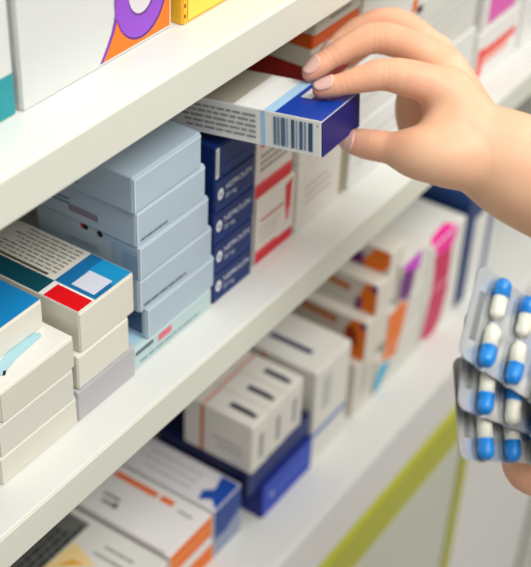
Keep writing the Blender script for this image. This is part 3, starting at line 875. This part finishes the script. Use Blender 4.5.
nail_m = mat('fingernail', rgb(242, 192, 180), rough=0.24, spec=0.5, sss=0.1)
def nail(hand, tip, prev, up, length, width, r, slope=0.0):
    """curved nail plate lying on the upper side of a finger tip"""
    tip, prev, up = Vector(tip), Vector(prev), Vector(up)
    a = (tip - prev).normalized()
    up = (up - a * up.dot(a)).normalized()
    sd = a.cross(up)
    bm = bmesh.new()
    nu, nv = 10, 10
    g = []
    for i in range(nu + 1):
        row = []
        sgm = i / nu
        for j in range(nv + 1):
            x = (j / nv - 0.5) * 2
            wid = width * (1 - 0.25 * (2 * sgm - 1) ** 4) * (0.92 + 0.08 * sgm)
            th = x * wid / 2 / r
            endpull = 0.0016 * x * x
            s_ = (sgm - 0.72) * length + (endpull if sgm < 0.5 else -endpull) * abs(2 * sgm - 1)
            rr = r + 0.0010 + slope * max(0.0, -s_) - 0.0008 * max(0, sgm - 0.5) ** 2 * 4
            p = tip + a * s_ + (up * math.cos(th) + sd * math.sin(th)) * rr
            row.append(bm.verts.new(p - hand.location))
        g.append(row)
    for i in range(nu):
        for j in range(nv):
            bm.faces.new((g[i][j], g[i + 1][j], g[i + 1][j + 1], g[i][j + 1]))
    bmesh.ops.recalc_face_normals(bm, faces=bm.faces)
    bmesh.ops.solidify(bm, geom=bm.faces[:], thickness=0.0005)
    return bm_obj('fingernail', bm, nail_m, hand, smooth=True)

def bounds(pre, names, pad=0.008):
    pts = np.array([p for c in names for p in CHAINS[pre + c]])
    return (pts[:, :3] - pts[:, 3:]).min(0) - pad, (pts[:, :3] + pts[:, 3:]).max(0) + pad

CREASES = {'r_': []}
for c_, joints in (('index', (2, 4)), ('middle', (2, 4)), ('ring', (2, 4)), ('thumb', (2, 3))):
    ch = CHAINS['r_' + c_]
    for j in joints:
        p = np.array(ch[j][:3]); a = np.array(ch[j + 1][:3]) - np.array(ch[j - 1][:3])
        a /= np.linalg.norm(a)
        for o_, am in ((-0.0032, 0.00035), (0.0, 0.0005), (0.0032, 0.00035)):
            CREASES['r_'].append((p + a * o_, a, 0.0011, am, ch[j][3] * 1.7))

R_PALM = ['palm', 'palm2', 'palm3', 'palm4', 'hypo', 'arm', 'thenar', 'web']
R_FING = ['thumb', 'index', 'middle', 'ring', 'pinky']
lo, hi = bounds('r_', R_PALM + R_FING)
rh = build_hand('r_', R_PALM, R_FING, lo, hi, 0.0009, 0.009, 'bare right hand reaching in from the right, pinching the blue and white box', CHAINS['r_palm'][0][:3])
UPV, FWV, RTV = (Vector(CAM[k]) for k in ('up', 'fwd', 'right'))
def rnail(c, up, length=0.0105, width=0.0095):
    ch = CHAINS['r_' + c]
    L_ = (Vector(ch[-1][:3]) - Vector(ch[-2][:3])).length
    nail(rh, ch[-1][:3], ch[-2][:3], up, length, width, ch[-1][3], (ch[-2][3] - ch[-1][3]) / L_)
rnail('index', UPV * 0.75 - FWV * 0.9 - RTV * 0.2, 0.0128, 0.0098)
rnail('middle', UPV * 0.7 - FWV * 0.9 - RTV * 0.3, 0.0125, 0.0098)
rnail('ring', UPV * 0.9 - FWV * 0.6)
rnail('pinky', UPV * 0.9 - FWV * 0.6, 0.009, 0.008)
rnail('thumb', -FWV * 1.0 - UPV * 0.1 - RTV * 0.3, 0.013, 0.011)

L_PALM = ['palm', 'palm2', 'palm3', 'arm']
lo, hi = bounds('l_', L_PALM + R_FING)
lh = build_hand('l_', L_PALM, R_FING, lo, hi, 0.0014, 0.008, 'bare hand at the right edge holding up the blister packs', CHAINS['l_palm'][0][:3])
for c in ('index', 'middle', 'ring', 'pinky'):
    ch = CHAINS['l_' + c]
    nail(lh, ch[-1][:3], ch[-2][:3], FWV, 0.0105, 0.0095, (ch[-1][3] + ch[-2][3]) / 2)
ch = CHAINS['l_thumb']
nail(lh, ch[-1][:3], ch[-2][:3], -FWV + UPV * 0.3, 0.013, 0.011, (ch[-1][3] + ch[-2][3]) / 2)

# ------------------------------------------------------------------ blister packs of blue and white capsules
foil_m = mat('silver_foil', rgb(212, 214, 215), rough=0.3, spec=0.5, metal=0.65, noise=0.05, scale=300, bump=0.15)
bar_m = mat('embossed_foil', rgb(128, 131, 132), rough=0.5, metal=0.3)
clear_m = mat('clear_blister', rgb(250, 252, 255), rough=0.06, spec=0.5, trans=1.0, ior=1.12)
cap_white = mat('capsule_cream', rgb(238, 234, 216), rough=0.28, spec=0.5)
cap_blue = mat('capsule_blue', rgb(24, 138, 226), rough=0.22, spec=0.55)
PL, PH = 0.1015, 0.0485

def lathe_capsule(bm, r, y0, y1, cap0, cap1, z, n=18, squash=1.0):
    """body of revolution about local y from y0 to y1 with round ends where asked"""
    prof = []
    m = 6
    if cap0:
        prof += [(r * math.sin(math.pi / 2 * i / m), y0 + r - r * math.cos(math.pi / 2 * i / m)) for i in range(m + 1)]
    else:
        prof += [(0, y0), (r, y0)]
    if cap1:
        prof += [(r * math.cos(math.pi / 2 * i / m), y1 - r + r * math.sin(math.pi / 2 * i / m)) for i in range(m + 1)]
    else:
        prof += [(r, y1), (0, y1)]
    rings = []
    for (q, y) in prof:
        if q < 1e-6:
            rings.append([bm.verts.new((0, y, z))])
        else:
            rings.append([bm.verts.new((q * math.cos(2 * math.pi * k / n), y, z + squash * q * math.sin(2 * math.pi * k / n))) for k in range(n)])
    for A_, B_ in zip(rings[:-1], rings[1:]):
        if len(A_) == 1 and len(B_) == 1:
            continue
        for k in range(n):
            k2 = (k + 1) % n
            if len(A_) == 1:
                bm.faces.new((A_[0], B_[k], B_[k2]))
            elif len(B_) == 1:
                bm.faces.new((A_[k], B_[0], A_[k2]))
            else:
                bm.faces.new((A_[k], B_[k], B_[k2], A_[k2]))
    bmesh.ops.recalc_face_normals(bm, faces=bm.faces)

CL, CR = 0.0215, 0.0034
def make_pack(frame, label, flips):
    O, a, b, n = (Vector(q) for q in frame)
    root = empty('blister_pack')
    tag(root, label, 'blister pack', 'blister packs held at the right')
    # local x along the pack, local y down the pack, local z away from the foil towards the viewer
    zax = n
    root.matrix_world = Matrix(((a.x, b.x, zax.x, O.x), (a.y, b.y, zax.y, O.y), (a.z, b.z, zax.z, O.z), (0, 0, 0, 1)))
    # rounded sheet
    pts = []
    rc = 0.0052
    for cx, cy, a0 in ((rc, rc, math.pi), (PL - rc, rc, 1.5 * math.pi), (PL - rc, PH - rc, 0), (rc, PH - rc, 0.5 * math.pi)):
        for i in range(7):
            t = a0 + math.pi / 2 * i / 6
            pts.append((cx + rc * math.cos(t), cy + rc * math.sin(t)))
    bm = bmesh.new()
    lo_ = [bm.verts.new((x, y, -0.0003)) for x, y in pts]
    hi_ = [bm.verts.new((x, y, 0.0003)) for x, y in pts]
    bm.faces.new(hi_); bm.faces.new(lo_[::-1])
    for i in range(len(pts)):
        j = (i + 1) % len(pts)
        bm.faces.new((lo_[i], lo_[j], hi_[j], hi_[i]))
    bmesh.ops.recalc_face_normals(bm, faces=bm.faces)
    bm_obj('foil_sheet', bm, foil_m, root)
    bm = bmesh.new(); add_box(bm, 0.0038, 0.0074, 0.0125, 0.038, 0.0002, 0.0008, 0.0003)
    bm_obj('embossed_bar', bm, bar_m, root)['label'] = 'dull grey embossed bar'
    for r in range(2):
        for c in range(5):
            x = 0.0136 + c * 0.0178
            y = 0.0130 + r * 0.0248
            bm = bmesh.new()
            lathe_capsule(bm, 0.0056, y - CL / 2 - 0.0012, y + CL / 2 + 0.0012, True, True, 0.0, n=20, squash=1.5)
            for vtx in list(bm.verts):
                vtx.co.x += x
                vtx.co.z = max(vtx.co.z, 0.0004)
            bmesh.ops.dissolve_degenerate(bm, dist=1e-6, edges=bm.edges)
            bm_obj('blister_pocket', bm, clear_m, root, smooth=True)
            flip = flips[r][c]
            d0, d1 = (y - CL / 2, y + CL / 2)
            split = y - CL * 0.03 if not flip else y + CL * 0.03
            bm = bmesh.new()
            lathe_capsule(bm, CR, d0 if flip else split - 0.002, split + 0.002 if flip else d1, flip, not flip, CR + 0.0006)
            for vtx in bm.verts: vtx.co.x += x
            cb = bm_obj('capsule', bm, cap_white, root, smooth=False)
            cb.data.polygons.foreach_set('use_smooth', [True] * len(cb.data.polygons))
            cb['label'] = 'cream and blue capsule'
            bm = bmesh.new()
            lathe_capsule(bm, CR + 0.00025, split if flip else d0, d1 if flip else split, not flip, flip, CR + 0.0006)
            for vtx in bm.verts: vtx.co.x += x
            cc = bm_obj('capsule_cap', bm, cap_blue, cb, smooth=True)
            cc['label'] = 'bright blue capsule half'
    return root
make_pack(PACKS[0], 'foremost silver blister pack of blue and white capsules, topmost of the fan', ((0, 0, 1, 0, 1), (1, 1, 0, 1, 0)))
make_pack(PACKS[1], 'middle silver blister pack of the fan, behind the foremost one', ((0, 1, 0, 1, 0), (1, 0, 1, 0, 1)))
make_pack(PACKS[2], 'rearmost silver blister pack, lowest of the fan at the right', ((1, 0, 1, 0, 0), (1, 1, 0, 1, 1)))


# ------------------------------------------------------------------ light: ceiling panels over the aisle, bright white room
w = bpy.data.worlds.new('World')
SC.world = w
w.use_nodes = True
bg = w.node_tree.nodes['Background']
bg.inputs['Color'].default_value = (1.0, 1.0, 0.985, 1)
bg.inputs['Strength'].default_value = 0.34

def lamp(name, loc, size, power, look):
    L = bpy.data.lights.new(name, 'AREA')
    L.shape = 'RECTANGLE'
    L.size, L.size_y = size
    L.energy = power
    L.color = (1.0, 0.985, 0.95)
    o = bpy.data.objects.new(name, L)
    COL.objects.link(o)
    o.location = loc
    o.rotation_euler = (Vector(look) - Vector(loc)).to_track_quat('-Z', 'Y').to_euler()
    return o
lamp('ceiling_panel_light', (0.40, -0.60, 2.5), (1.5, 0.7), 36, (0.5, 0.2, 1.0))
lamp('ceiling_panel_light', (1.80, -0.60, 2.5), (1.3, 0.7), 5, (1.0, 0.2, 1.0))
lamp('ceiling_panel_light', (3.15, -0.60, 2.5), (1.3, 0.7), 20, (2.4, 0.2, 0.9))

# ------------------------------------------------------------------ camera
cam = bpy.data.cameras.new('Camera')
co = bpy.data.objects.new('Camera', cam)
COL.objects.link(co)
r_, u_, f_ = (Vector(CAM[k]) for k in ('right', 'up', 'fwd'))
co.matrix_world = Matrix(((r_.x, u_.x, -f_.x, 0), (r_.y, u_.y, -f_.y, 0), (r_.z, u_.z, -f_.z, 1.529), (0, 0, 0, 1)))
cam.sensor_fit = 'AUTO'
cam.sensor_width = 36.0
cam.lens = 36.0 * CAM['f'] / 567.0
cam.clip_start = 0.01
cam.dof.use_dof = True
cam.dof.focus_distance = 0.705
cam.dof.aperture_fstop = 7.8
SC.camera = co

SC.view_settings.view_transform = 'Standard'
SC.view_settings.look = 'None'
SC.view_settings.exposure = -0.14
SC.view_settings.gamma = 1.0
SC.view_settings.use_curve_mapping = False
